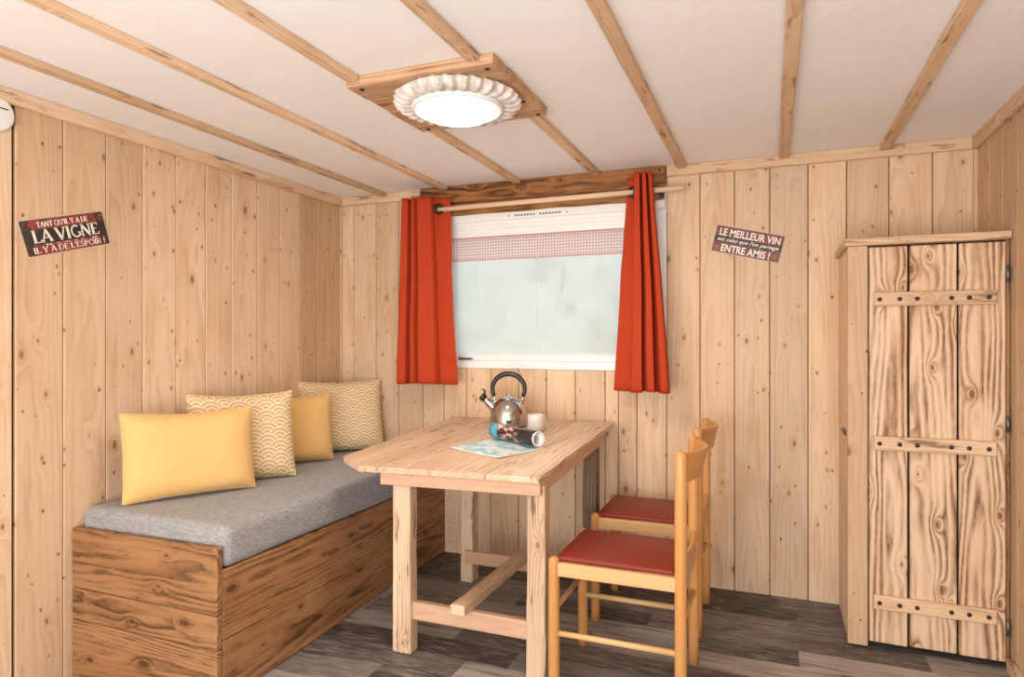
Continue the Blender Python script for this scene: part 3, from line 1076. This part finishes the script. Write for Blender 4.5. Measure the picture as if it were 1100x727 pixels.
def roman_line(m, text, x0, x1, ybase, h, mat):
    """fit a line of capitals between x0 and x1 on the plate, plate z out"""
    tot = sum(ROMAN[c][0] for c in text)
    sx = (x1 - x0) / tot
    x = x0
    for c in text:
        adv, strokes = ROMAN[c]
        for pts, th in strokes:
            for i in range(len(pts) - 1):
                a = Vector((x + pts[i][0] * sx, ybase + pts[i][1] * h))
                b = Vector((x + pts[i + 1][0] * sx, ybase + pts[i + 1][1] * h))
                d = (b - a)
                if d.length < 1e-6:
                    continue
                d.normalize()
                n = Vector((-d.y, d.x)) * (th * min(h, sx) * .5)
                e = d * (th * h * .12)
                m.prism([tuple(a - n - e), tuple(b - n + e), tuple(b + n + e), tuple(a + n - e)], .0022, .0030, mat)
        x += adv * sx


def font_line(m, text, x0, x1, ybase, h, mat, shear=0., bold=0.):
    cu = bpy.data.curves.new('lettering', 'FONT')
    cu.body = text
    cu.shear = shear
    cu.offset = bold
    cu.resolution_u = 3
    tmp = bpy.data.objects.new('lettering', cu)
    COL.objects.link(tmp)
    dg = bpy.context.evaluated_depsgraph_get()
    me = bpy.data.meshes.new_from_object(tmp.evaluated_get(dg))
    bpy.data.objects.remove(tmp)
    bpy.data.curves.remove(cu)
    xs = [v.co.x for v in me.vertices]
    capx0, capx1 = min(xs), max(xs)
    sx = (x1 - x0) / (capx1 - capx0)
    sy = h / .729
    vs = [mat @ Vector((x0 + (v.co.x - capx0) * sx, ybase + v.co.y * sy, .0028)) for v in me.vertices]
    m.add(vs, [tuple(p.vertices) for p in me.polygons])
    bpy.data.meshes.remove(me)


def plate(m, w, h, r, z0, z1, mat):
    poly = []
    for cx, cy, a in ((w / 2 - r, h / 2 - r, 0), (-w / 2 + r, h / 2 - r, 90), (-w / 2 + r, -h / 2 + r, 180), (w / 2 - r, -h / 2 + r, 270)):
        poly += arc(cx, cy, r, r, a, a + 90, 4)
    m.prism(poly, z0, z1, mat)


def frame_mat(loc, u, v, n):
    return Matrix(((u[0], v[0], n[0], loc[0]), (u[1], v[1], n[1], loc[1]), (u[2], v[2], n[2], loc[2]), (0, 0, 0, 1)))


# left wall: corners measured on the wall
a1 = math.radians(16.7)
c1 = Vector((XL + .0012, (1.521 + 1.885) / 2, (1.683 + 1.642) / 2))
m1 = frame_mat(c1, (0, math.cos(a1), math.sin(a1)), (0, -math.sin(a1), math.cos(a1)), (1, 0, 0))
s1 = thing('wall_sign', c1, 'tilted red and black tin sign reading LA VIGNE on the left wall', 'sign', 'tin wine signs')
W1, H1 = .338, .140
x = MB(); plate(x, W1, H1, .006, 0, .0012, m1); x.build('rim', 'sign_edge', s1)
x = MB(); plate(x, W1 - .010, H1 - .010, .005, .0010, .0022, m1); x.build('printed_plate', 'sign_vine', s1)
x = MB()
roman_line(x, "TANT QU'IL Y A DE", -.105, .098, .035, .020, m1)
roman_line(x, "LA VIGNE", -.132, .132, -.020, .046, m1)
roman_line(x, "IL Y A DE L'ESPOIR !", -.142, .148, -.058, .022, m1)
for px, py, ww in ((-.085, -.030, .005), (-.072, -.031, .005), (.10, -.030, .005), (.112, -.030, .005)):
    x.prism([(px - ww, py), (px, py - ww * .7), (px + ww, py), (px, py + ww * .7)], .0022, .003, m1)
for px in (-.04, -.015, .0, .03, .055):
    x.prism([(px - .008, -.0305), (px + .008, -.0305), (px + .008, -.029), (px - .008, -.029)], .0022, .003, m1)
x.build('lettering', 'letter', s1)
for px in (-.152, .152):
    MB().lathe([(.0045, .0), (.004, .002), (.0, .003)], 10, m1 @ Vector((px, .052, .0022)), m1.to_3x3().to_4x4()).build('rivet', 'zinc', s1)

a2 = math.radians(-13.9)
c2 = Vector(((-.257 + .034) / 2, YB - .0012, (1.831 + 1.622) / 2))
m2 = frame_mat(c2, (math.cos(a2), 0, math.sin(a2)), (-math.sin(a2), 0, math.cos(a2)), (0, -1, 0))
s2 = thing('wall_sign', c2, 'tilted maroon tin sign reading LE MEILLEUR VIN, right of the window', 'sign', 'tin wine signs')
W2, H2 = .330, .137
x = MB(); plate(x, W2, H2, .004, 0, .0012, m2); x.build('rim', 'sign_edge', s2)
x = MB(); plate(x, W2 - .008, H2 - .006, .004, .0010, .0022, m2); x.build('printed_plate', 'sign_wine', s2)
x = MB()
font_line(x, "LE MEILLEUR VIN", -.142, .146, .020, .036, m2, bold=.018)
font_line(x, "est celui que l'on partage", -.145, .148, -.007, .018, m2, shear=.35, bold=.012)
font_line(x, "ENTRE AMIS !", -.118, .115, -.058, .036, m2, bold=.02)
x.build('lettering', 'letter', s2)
M['pink'] = plain('faded pink print', (.38, .16, .13), .5)
for cx in (-.14, .136):
    x = MB()
    for a in range(0, 360, 60):
        R2 = Matrix.Rotation(math.radians(a), 4, 'Z')
        x.prism([(0, -.002), (.010, -.003), (.013, 0), (.010, .003), (0, .002)], .0022, .0028, m2 @ Matrix.Translation((cx, -.042, 0)) @ R2)
    x.build('flower_mark', 'pink', s2)

# white disc at the left edge
ck = thing('wall_clock', (XL, 1.445, 2.045), 'small white round clock high on the left wall, cut by the photo edge', 'clock')
RX = Matrix.Rotation(PI / 2, 4, 'Y')
MB().lathe([(0, 0), (.062, 0), (.064, .004), (.064, .014), (.060, .019), (.054, .020), (0, .020)], 40, (XL + .0005, 1.445, 2.045), RX).build('face', 'white', ck)
MB().box((XL + .0205, 1.44, 2.062), (XL + .0225, 1.484, 2.066), bev=.0005).box((XL + .0205, 1.44, 2.03), (XL + .0225, 1.444, 2.066), bev=.0005).build('hands', 'black', ck)

# ------------------------------------------------------------------ bench
BX, BY0, BY1, BZ = -1.79, 1.722, 3.425, .44
be = thing('bench', ((XL + BX) / 2, 2.55, 0), 'torched brown plank bench box along the left wall carrying the grey mattress', 'bench')
for z0, z1, x1 in ((.289, .520, BX), (.166, .287, BX - .001), (-.07, .164, BX - .0005)):
    MB().box((XL + .002, BY0, z0), (x1, BY0 + .028, z1), axis=0, bev=.006, seg=2,
             fn=(lambda p: (p.x, p.y, p.z - .006 * (p.x - XL) * -1 if p.z > .5 else (p.z + .04 * (p.x - XL) / .75 if p.z < -.05 else p.z)))).build('end_board', 'bench', be)
MB().box((BX - .028, BY0 + .029, .192), (BX - .002, BY1, BZ), axis=1, bev=.003).build('front_board', 'bench', be)
MB().box((BX - .028, BY0 + .029, .001), (BX - .002, BY1, .19), axis=1, bev=.006, seg=2, cuts=5, fn=lambda p: sag(p) if p.z < .1 else p).build('front_board', 'bench', be)
MB().box((XL + .003, BY0 + .03, BZ - .03), (BX - .03, BY1, BZ - .012), axis=1).build('seat_panel', 'bench', be)

MZ = .592
mm = MB()
mm.box((XL + .006, BY0 + .032, BZ + .001), (BX + .008, BY1 - .002, MZ), axis=1, bev=.035, seg=5, cuts=26, smooth=True,
       fn=lambda p: (p.x + .006 * noise.noise((p.y * 4, p.z * 5, 0)) * (p.x > -2), p.y,
                     p.z + (.005 * noise.noise((p.x * 4, p.y * 4, 0)) if p.z > .55 else 0)))
mat_o = mm.build('mattress', 'grey_cloth')
tag(mat_o, 'grey woven mattress lying on the plank bench by the left wall', 'mattress')


# ------------------------------------------------------------------ cushions
def cushion(label, group, mat, bl, br, up, h, th, seed):
    bl, br, up = Vector(bl), Vector(br), Vector(up).normalized()
    X = (br - bl)
    w = X.length
    X.normalize()
    up = (up - X * up.dot(X)).normalized()
    Nn = X.cross(up).normalized()
    n = 34
    m = MB()
    vs, uv = [], []
    mid = (bl + br) / 2

    def pt(s, t, side):
        px = s * w / 2 * (1 - .035 * (1 - t * t)) * (1 + .012 * noise.noise((t * 2, seed, 0)))
        py = t * h / 2 * (1 - .045 * (1 - s * s)) * (1 + .012 * noise.noise((s * 2, seed, 4)))
        b = max(0, (1 - s ** 4) * (1 - t ** 4)) ** .6
        q = th * .5 * b * (1 + .10 * noise.noise((s * 2.0, t * 2.0, seed)) + .07 * noise.noise((s * 5, t * 5, seed + 3)))
        # soft creases running from the corners
        q += .007 * b * math.sin((s + t) * 9 + seed) * max(0, abs(s * t) - .25)
        sag = -.010 * (1 - abs(s)) * (t > 0) * t
        return mid + X * px + up * (h / 2 + py + sag) + Nn * q * side

    for side in (1, -1):
        for j in range(n + 1):
            for i in range(n + 1):
                s, t = -1 + 2 * i / n, -1 + 2 * j / n
                s, t = math.sin(s * PI / 2), math.sin(t * PI / 2)
                vs.append(pt(s, t, side))
                uv.append((s * w / 2 + seed, t * h / 2, 0))
    N = (n + 1) ** 2
    fs = []
    for j in range(n):
        for i in range(n):
            a = j * (n + 1) + i
            fs.append((a, a + 1, a + n + 2, a + n + 1))
            fs.append((N + a, N + a + n + 1, N + a + n + 2, N + a + 1))
    zmin = min(p.z for p in vs)
    vs = [p + Vector((0, 0, MZ + .009 - zmin)) for p in vs]
    m.add(vs, fs, None, None, uv, True)
    o = m.build('cushion', mat)
    rim = []
    for k in range(4 * n):
        a, b = divmod(k, n)
        s, t = [(-1 + 2 * b / n, -1), (1, -1 + 2 * b / n), (1 - 2 * b / n, 1), (-1, 1 - 2 * b / n)][a]
        rim.append(pt(math.sin(s * PI / 2), math.sin(t * PI / 2), 0) + Vector((0, 0, MZ + .009 - zmin)))
    MB().tube(rim + rim[:1], .0032, 6).build('seam', mat, o)
    return tag(o, label, 'cushion', group)


gp, gy = 'scallop patterned cushions on the bench', 'plain yellow cushions on the bench'
cushion('scallop patterned mustard cushion in the far corner of the bench', gp, 'scallop', (-2.49, 2.98, 0), (-2.17, 3.36, 0), (-.15, .12, 1), .415, .13, 4.2)
cushion('small plain yellow cushion between the two scallop patterned cushions', gy, 'yellow_cloth', (-2.42, 2.64, 0), (-2.235, 2.955, 0), (-.10, .06, 1), .355, .12, 2.3)
cushion('scallop patterned mustard cushion behind the large yellow cushion', gp, 'scallop', (-2.40, 2.15, 0), (-2.135, 2.535, 0), (-.17, .08, 1), .405, .13, 1.1)
cushion('large plain yellow oblong cushion nearest the front end of the bench', gy, 'yellow_cloth', (-2.375, 1.815, 0), (-2.13, 2.265, 0), (-.15, .06, 1), .355, .13, 7.7)

# ------------------------------------------------------------------ table
TX0, TX1, TY0, TY1 = -1.715, -.772, 2.20, 3.40


def tz(y, x=-1.2):               # the worn top rises a little towards the wall and to the right
    return .742 + (y - 2.2) * .05 + .016 * (x + 1.715)


tb = thing('dining_table', (-1.2, 2.8, 0), 'rustic reclaimed wood table with stretcher frame, standing under the window', 'table')


def slope(p):
    return (p.x, p.y, p.z + tz(p.y, p.x) - .742)


tops = [(-1.715, -1.455), (-1.455, -1.215), (-1.215, -.985), (-.985, -.772)]
for i, (a, b) in enumerate(tops):
    m = MB()
    if i == 0:
        poly = [(a, TY0 + .15), (a + .012, TY0 + .125), (-1.545, TY0 + .004), (-1.53, TY0), (b - .0008, TY0), (b - .0008, TY1), (a, TY1)]
        m.prism(poly, .720, .742, grain=1)
        m.v = [Vector(slope(p)) for p in m.v]
    else:
        m.box((a + .0008, TY0, .720), (b - .0008, TY1, .742), axis=1, bev=.002, fn=slope, cuts=3)
    m.build('top_board', 'table', tb)
LX, RX_ = -1.372, -.812          # leg centres
FY, KY = 2.268, 3.07
lw = .082
AX0, AX1 = -1.452, -.776
ap = MB()
ap.box((AX0, TY0 + .02, .668), (AX1, TY0 + .045, .7195), axis=0, bev=.003, fn=slope)
ap.build('front_apron', 'apron', tb)
MB().box((AX1 - .025, TY0 + .046, .672), (AX1, 3.16, .7195), axis=1, bev=.003, fn=slope).build('side_apron', 'apron', tb)
MB().box((AX0, TY0 + .046, .672), (AX0 + .025, 3.16, .7195), axis=1, bev=.003, fn=slope).build('side_apron', 'apron', tb)
MB().box((AX0 + .026, 3.135, .672), (AX1 - .026, 3.16, .7195), axis=0, bev=.003, fn=slope).build('back_apron', 'apron', tb)


def leg_fn(cx, cy, s):
    def f(p):
        t = p.z / .7
        e = 1 + .07 * (.5 - t) + .05 * noise.noise((p.z * 4, s, cx))
        return (cx + (p.x - cx) * e + .004 * noise.noise((p.z * 6, s, 1)), cy + (p.y - cy) * e + .004 * noise.noise((p.z * 6, s, 5)), p.z)
    return f


for i, (cx, cy, topz) in enumerate(((LX, FY, .7195), (RX_ + .008, FY, .7195), (LX - .09, KY, .76), (RX_, KY, .76))):
    w = lw if i < 2 else .075
    wx = w * (.9 if i else 1.)
    MB().box((cx - wx / 2, cy - w / 2 + (.022 if i < 2 else 0), .001), (cx + wx / 2, cy + w / 2, topz), axis=2, bev=.007, seg=2, cuts=10,
             fn=leg_fn(cx, cy, i * 3.1)).build('leg', 'dark_leg' if i == 3 else 'leg', tb)
MB().box((LX + .03, FY + .0, .135), (RX_ - .02, FY + .03, .205), axis=0, bev=.003).build('stretcher', 'apron', tb)
MB().box((LX - .09, KY - .058, .105), (RX_, KY - .034, .170), axis=0, bev=.003).build('stretcher', 'apron', tb)
lsm = MB()
lsm.box((-1.135, FY - .06, .2055), (-1.075, KY - .02, .245), axis=1, bev=.003,
        fn=lambda p: (p.x - .03 * (p.y - FY), p.y, p.z - .044 * (p.y - FY)))
lsm.build('long_stretcher', 'table', tb)

# ------------------------------------------------------------------ chairs
def make_chair(label):
    t = thing('dining_chair', (0, 0, 0), label, 'chair', 'beech chairs with red seats')
    hx, hy, r = .221, .190, .0205

    def post(x, y, z):
        n = 5
        pts = [(x, y, .0)] + [(x, y, z * k / 8) for k in range(1, 8)] + [(x, y, z - .018)] + [(x, y, z - .018 + .018 * math.sin(PI / 2 * k / n)) for k in range(1, n + 1)]
        rs = [r * .96] + [r] * 7 + [r] + [max(.0015, r * math.cos(PI / 2 * k / n)) for k in range(1, n + 1)]
        return MB().tube(pts, rs, 20)
    for sy in (-1, 1):
        post(-hx, sy * hy, .478).build('front_leg', 'chair', t)
        post(hx, sy * hy, .882).build('back_post', 'chair', t)
    for sy in (-1, 1):
        MB().box((-hx + .012, sy * hy - .011, .410), (hx - .012, sy * hy + .011, .458), axis=0, bev=.003).build('seat_rail', 'rail', t)
    for sx in (-1, 1):
        MB().box((sx * hx - .011, -hy + .012, .410), (sx * hx + .011, hy - .012, .458), axis=1, bev=.003).build('seat_rail', 'rail', t)
    sm = MB()
    sm.box((-hx + .004, -hy + .006, .4585), (hx - .022, hy - .006, .476), axis=0, bev=.008, seg=3, cuts=10, smooth=True,
           fn=lambda p: (p.x, p.y, p.z + (.006 * (1 - (p.y / hy) ** 2) * (1 - (p.x / hx) ** 2) if p.z > .47 else 0)))
    sm.build('seat', 'vinyl', t)

    def slat(z0, z1, bow, th):
        m = MB()
        m.box((hx - th / 2, -hy + .006, z0), (hx + th / 2, hy - .006, z1), axis=1, bev=.004, seg=2, cuts=14,
              fn=lambda p: (p.x + bow * (.75 + .35 * (p.z - z0) / (z1 - z0)) * (1 - (p.y / hy) ** 2) - .004, p.y, p.z))
        return m
    slat(.772, .872, .060, .018).build('backrest', 'chair', t)
    slat(.462, .520, .016, .014).build('lower_slat', 'chair', t)
    for sy in (-1, 1):
        MB().tube([(-hx, sy * hy, .205), (0, sy * hy, .205), (hx, sy * hy, .205)], .0105, 12).build('rung', 'rail', t)
    MB().tube([(-hx, -hy, .285), (-hx, 0, .285), (-hx, hy, .285)], .0095, 12).build('rung', 'rail', t)
    MB().tube([(hx, -hy, .285), (hx, 0, .285), (hx, hy, .285)], .0095, 12).build('rung', 'rail', t)
    return t


ch = make_chair('beech chair with red vinyl seat nearest the camera, tucked against the table')
ch2 = ch.copy()
COL.objects.link(ch2)
ch2['label'] = 'beech chair with red vinyl seat behind the nearer chair, closer to the window wall'
for c in list(ch.children):
    d = c.copy()
    COL.objects.link(d)
    d.parent = ch2
ch.location = (-.502, 2.41, 0)
ch2.location = (-.512, 3.035, 0)

# ------------------------------------------------------------------ on the table
KX, KYY = -1.281, 3.165
kz = tz(KYY + .1, KX + .1) + .001
kt = thing('kettle', (KX, KYY, kz), 'polished steel whistling kettle with black hoop handle on the table', 'kettle')
MB().lathe([(0, 0), (.090, 0), (.098, .004), (.099, .012), (.097, .045), (.092, .075), (.082, .102), (.068, .124), (.055, .134), (.050, .138)],
           40, (KX, KYY, kz)).build('body', 'steel', kt)
MB().lathe([(.052, .1355), (.052, .140), (.040, .145), (.016, .148), (.012, .152), (.012, .158), (.009, .161), (0, .162)], 28, (KX, KYY, kz)).build('lid', 'steel', kt)
sd = Vector((-.92, -.25, 0)).normalized()
c = Vector((KX, KYY, kz))
MB().tube([c + sd * .055 + Vector((0, 0, .075)), c + sd * .085 + Vector((0, 0, .098)), c + sd * .118 + Vector((0, 0, .128)), c + sd * .130 + Vector((0, 0, .139))],
          [.030, .025, .018, .0165], 18).build('spout', 'steel', kt)
w0 = c + sd * .127 + Vector((0, 0, .136))
MB().tube([w0, w0 + sd * .014 + Vector((0, 0, .013)), w0 + sd * .018 + Vector((0, 0, .017))], [.0205, .021, .012], 16).tube(
    [w0 + sd * .004 + Vector((0, 0, .018)), w0 - sd * .003 + Vector((0, 0, .042)), w0 + sd * .012 + Vector((0, 0, .050))], [.006, .006, .004], 8).build('whistle', 'black', kt)
hp, hr = [], []
hd_ = Vector((.95, .2, 0)).normalized()
for i in range(25):
    a = math.radians(-28 + 236 * i / 24)
    hp.append(c + hd_ * (.086 * math.cos(a)) + Vector((0, 0, .188 + .080 * math.sin(a))))
    hr.append(.0095 + .0045 * math.sin(PI * i / 24))
MB().tube(hp, hr, 12).build('handle', 'black', kt)
for s in (hp[0], hp[-1]):
    MB().tube([s, s + Vector((0, 0, -.012)), c + (s - c) * .78 + Vector((0, 0, -.035))], [.0095, .009, .007], 10).build('handle_bracket', 'steel', kt)

UX, UY = -1.090, 3.055
mz = tz(UY + .045, UX + .045) + .001
mg = thing('mug', (UX, UY, mz), 'small white china mug on the table beside the kettle', 'mug')
MB().lathe([(0, 0), (.036, 0), (.040, .003), (.042, .03), (.0425, .078), (.042, .0805), (.0395, .078), (.038, .03), (.034, .008), (0, .007)], 32, (UX, UY, mz)).build('cup', 'china', mg)
hv = Vector((.45, .9, 0)).normalized()
cc = Vector((UX, UY, mz + .042))
MB().tube([cc + hv * (.040 + .028 * math.sin(PI * i / 10)) + Vector((0, 0, .028 * math.cos(PI * i / 10))) for i in range(11)], .005, 8).build('handle', 'china', mg)

# leaflet lying open, corners slightly curled
LQ = [Vector(p) for p in ((-1.331, 2.59), (-1.030, 2.445), (-.915, 2.69), (-1.222, 2.86))]     # its corners on the table top
lm = MB()
vs, uv = [], []
nx, ny = 24, 14
for side in (0, 1):
    for j in range(ny + 1):
        for i in range(nx + 1):
            s, t = -1 + 2 * i / nx, -1 + 2 * j / ny
            px, py = s * .145, t * .105
            a_, b_ = (s + 1) / 2, (t + 1) / 2
            p = (LQ[0] * (1 - a_) + LQ[1] * a_) * (1 - b_) + (LQ[3] * (1 - a_) + LQ[2] * a_) * b_
            x, y = p.x, p.y
            z = tz(y, x) + .0020 + .004 * (abs(s) ** 4) * (t < 0) * abs(t) + .0015 * side
            vs.append((x, y, z))
            uv.append((px, py, 0))
n = (nx + 1) * (ny + 1)
fs = []
for j in range(ny):
    for i in range(nx):
        a = j * (nx + 1) + i
        fs.append((a, a + 1, a + nx + 2, a + nx + 1))
        fs.append((n + a, n + a + nx + 1, n + a + nx + 2, n + a + 1))
rim = [i for i in range(nx + 1)] + [j * (nx + 1) + nx for j in range(1, ny + 1)] + [ny * (nx + 1) + i for i in range(nx - 1, -1, -1)] + [j * (nx + 1) for j in range(ny - 1, 0, -1)]
for a, b in zip(rim, rim[1:] + rim[:1]):
    fs.append((a, b, n + b, n + a))
lm.add(vs, fs, None, None, uv, True)
lf = lm.build('leaflet', 'map')
tag(lf, 'open pale blue leaflet lying flat on the table under the rolled magazine', 'leaflet')

# rolled magazine: a spiral sheet, its right end towards the camera
ra = Vector((-1.222, 2.835, 0))
rb = Vector((-.938, 2.662, 0))
ax = (rb - ra).normalized()
sd2 = Vector((-ax.y, ax.x, 0))
rl = (rb - ra).length
R0 = .036
rm = MB()
vs, uv = [], []
turns, n_a, n_l = 2.4, 76, 10
for k in range(n_a + 1):
    th_ = 2 * PI * turns * k / n_a
    rr = R0 - .0042 * th_ / (2 * PI)
    for i in range(n_l + 1):
        q = ra + ax * (rl * i / n_l) + sd2 * (rr * math.cos(th_ - 1.2)) + Vector((0, 0, rr * math.sin(th_ - 1.2)))
        q.z += tz(*(ra.lerp(rb, i / n_l)).yx) + R0 + .0065
        vs.append(q)
        uv.append((-.1 + .2 * i / n_l, th_ * R0, 0))
fs = []
for k in range(n_a):
    for i in range(n_l):
        a = k * (n_l + 1) + i
        fs.append((a, a + 1, a + n_l + 2, a + n_l + 1))
rm.add(vs, fs, None, None, uv, True)
ro_ = rm.build('magazine', 'cover')
sol = ro_.modifiers.new('thickness', 'SOLIDIFY')
sol.thickness = .0022
sol.offset = -1
sol.material_offset = 1
ro_.data.materials.append(M['paper'])
tag(ro_, 'rolled up glossy magazine with a dark cover and blue end, lying on the leaflet', 'magazine')

# ------------------------------------------------------------------ corner cupboard
CX0, CX1, CY, CZ = .288, .832, 3.0, 1.632
cb = thing('cupboard', ((CX0 + CX1) / 2, 3.2, 0), 'tall corner cupboard with a scorched plank door, at the right of the room', 'cupboard')
sp = MB()
sp.box((CX0 + .004, CY + .004, .012), (CX0 + .022, CY + .22, CZ - .001), axis=2, bev=.003)
sp.box((CX0 + .006, CY + .222, .004), (CX0 + .022, YB - .001, CZ - .001), axis=2, bev=.003)
sp.build('side_panel', 'wall', cb)
MB().box((CX0 + .023, CY + .03, .1), (CX1, CY + .04, CZ - .002), bev=0).build('shade_sheet', 'void', cb)  # black sheet put in for the shade seen between the door planks
MB().box((CX0, CY - .022, .012), (CX0 + .073, CY + .003, CZ - .001), axis=2, bev=.003).build('stile', 'wall', cb)
MB().box((CX1 - .004, CY - .0, .012), (XR - .002, CY + .05, CZ - .001), axis=2, bev=.002).build('hinge_post', 'bench', cb)
MB().box((CX0 - .012, CY - .03, CZ), (CX1 + .008, YB - .002, CZ + .030), axis=0, bev=.004, seg=2).build('top_board', 'trim', cb)
DX0, DX1, DZ0, DZ1 = CX0 + .078, CX1 - .008, .03, CZ - .008
g1, g2 = DX0 + .135, DX0 + .135 + .008 + .158
dm = MB()
for i, (a, b) in enumerate(((DX0, g1), (g1 + .008, g2), (g2 + .008, DX1))):
    rag = lambda p, i=i: (p.x, p.y, p.z + (.006 * noise.noise((p.x * 40, i, 0)) if p.z < .06 else 0))
    dm.box((a, CY - .014, DZ0), (b, CY + .012, DZ1), axis=2, bev=.003, fn=rag, wr=((.6, .55, .7)[i], .05, .5),
           off=((12.3, -.01, .03), (3.7, .055, .045), (27.9, .02, .028))[i])
door = dm.build('door', 'burnt', cb)
for zc in (1.415, .838, .20):
    MB().box((DX0 + .015, CY - .032, zc - .030), (DX1 - .032, CY - .0145, zc + .026), axis=0, bev=.003).build('batten', 'trim', door)
    for x in (DX0 + .035, g1 - .030, g1 + .030, g2 - .022, g2 + .036, DX1 - .058):
        MB().lathe([(.0085, 0), (.0085, .002), (.005, .0035), (0, .004)], 12, (x, CY - .0322, zc - .003), Matrix.Rotation(PI / 2, 4, 'X')).build('screw', 'screw', door)
for zc in (1.50, .93, .16):
    MB().box((DX1 + .0005, CY - .014, zc - .028), (DX1 + .0075, CY + .0, zc + .028), bev=.001).tube(
        [(DX1 + .006, CY - .018, zc - .03), (DX1 + .006, CY - .018, zc + .03)], .0045, 10).build('hinge', 'zinc', cb)
MB().box((CX0 - .002, CY + .08, .845), (CX0 + .0035, CY + .18, .872), bev=.002).tube(
    [(CX0 - .003, CY + .06, .858), (CX0 - .003, CY + .2, .858)], .005, 8).build('latch', 'zinc', cb)
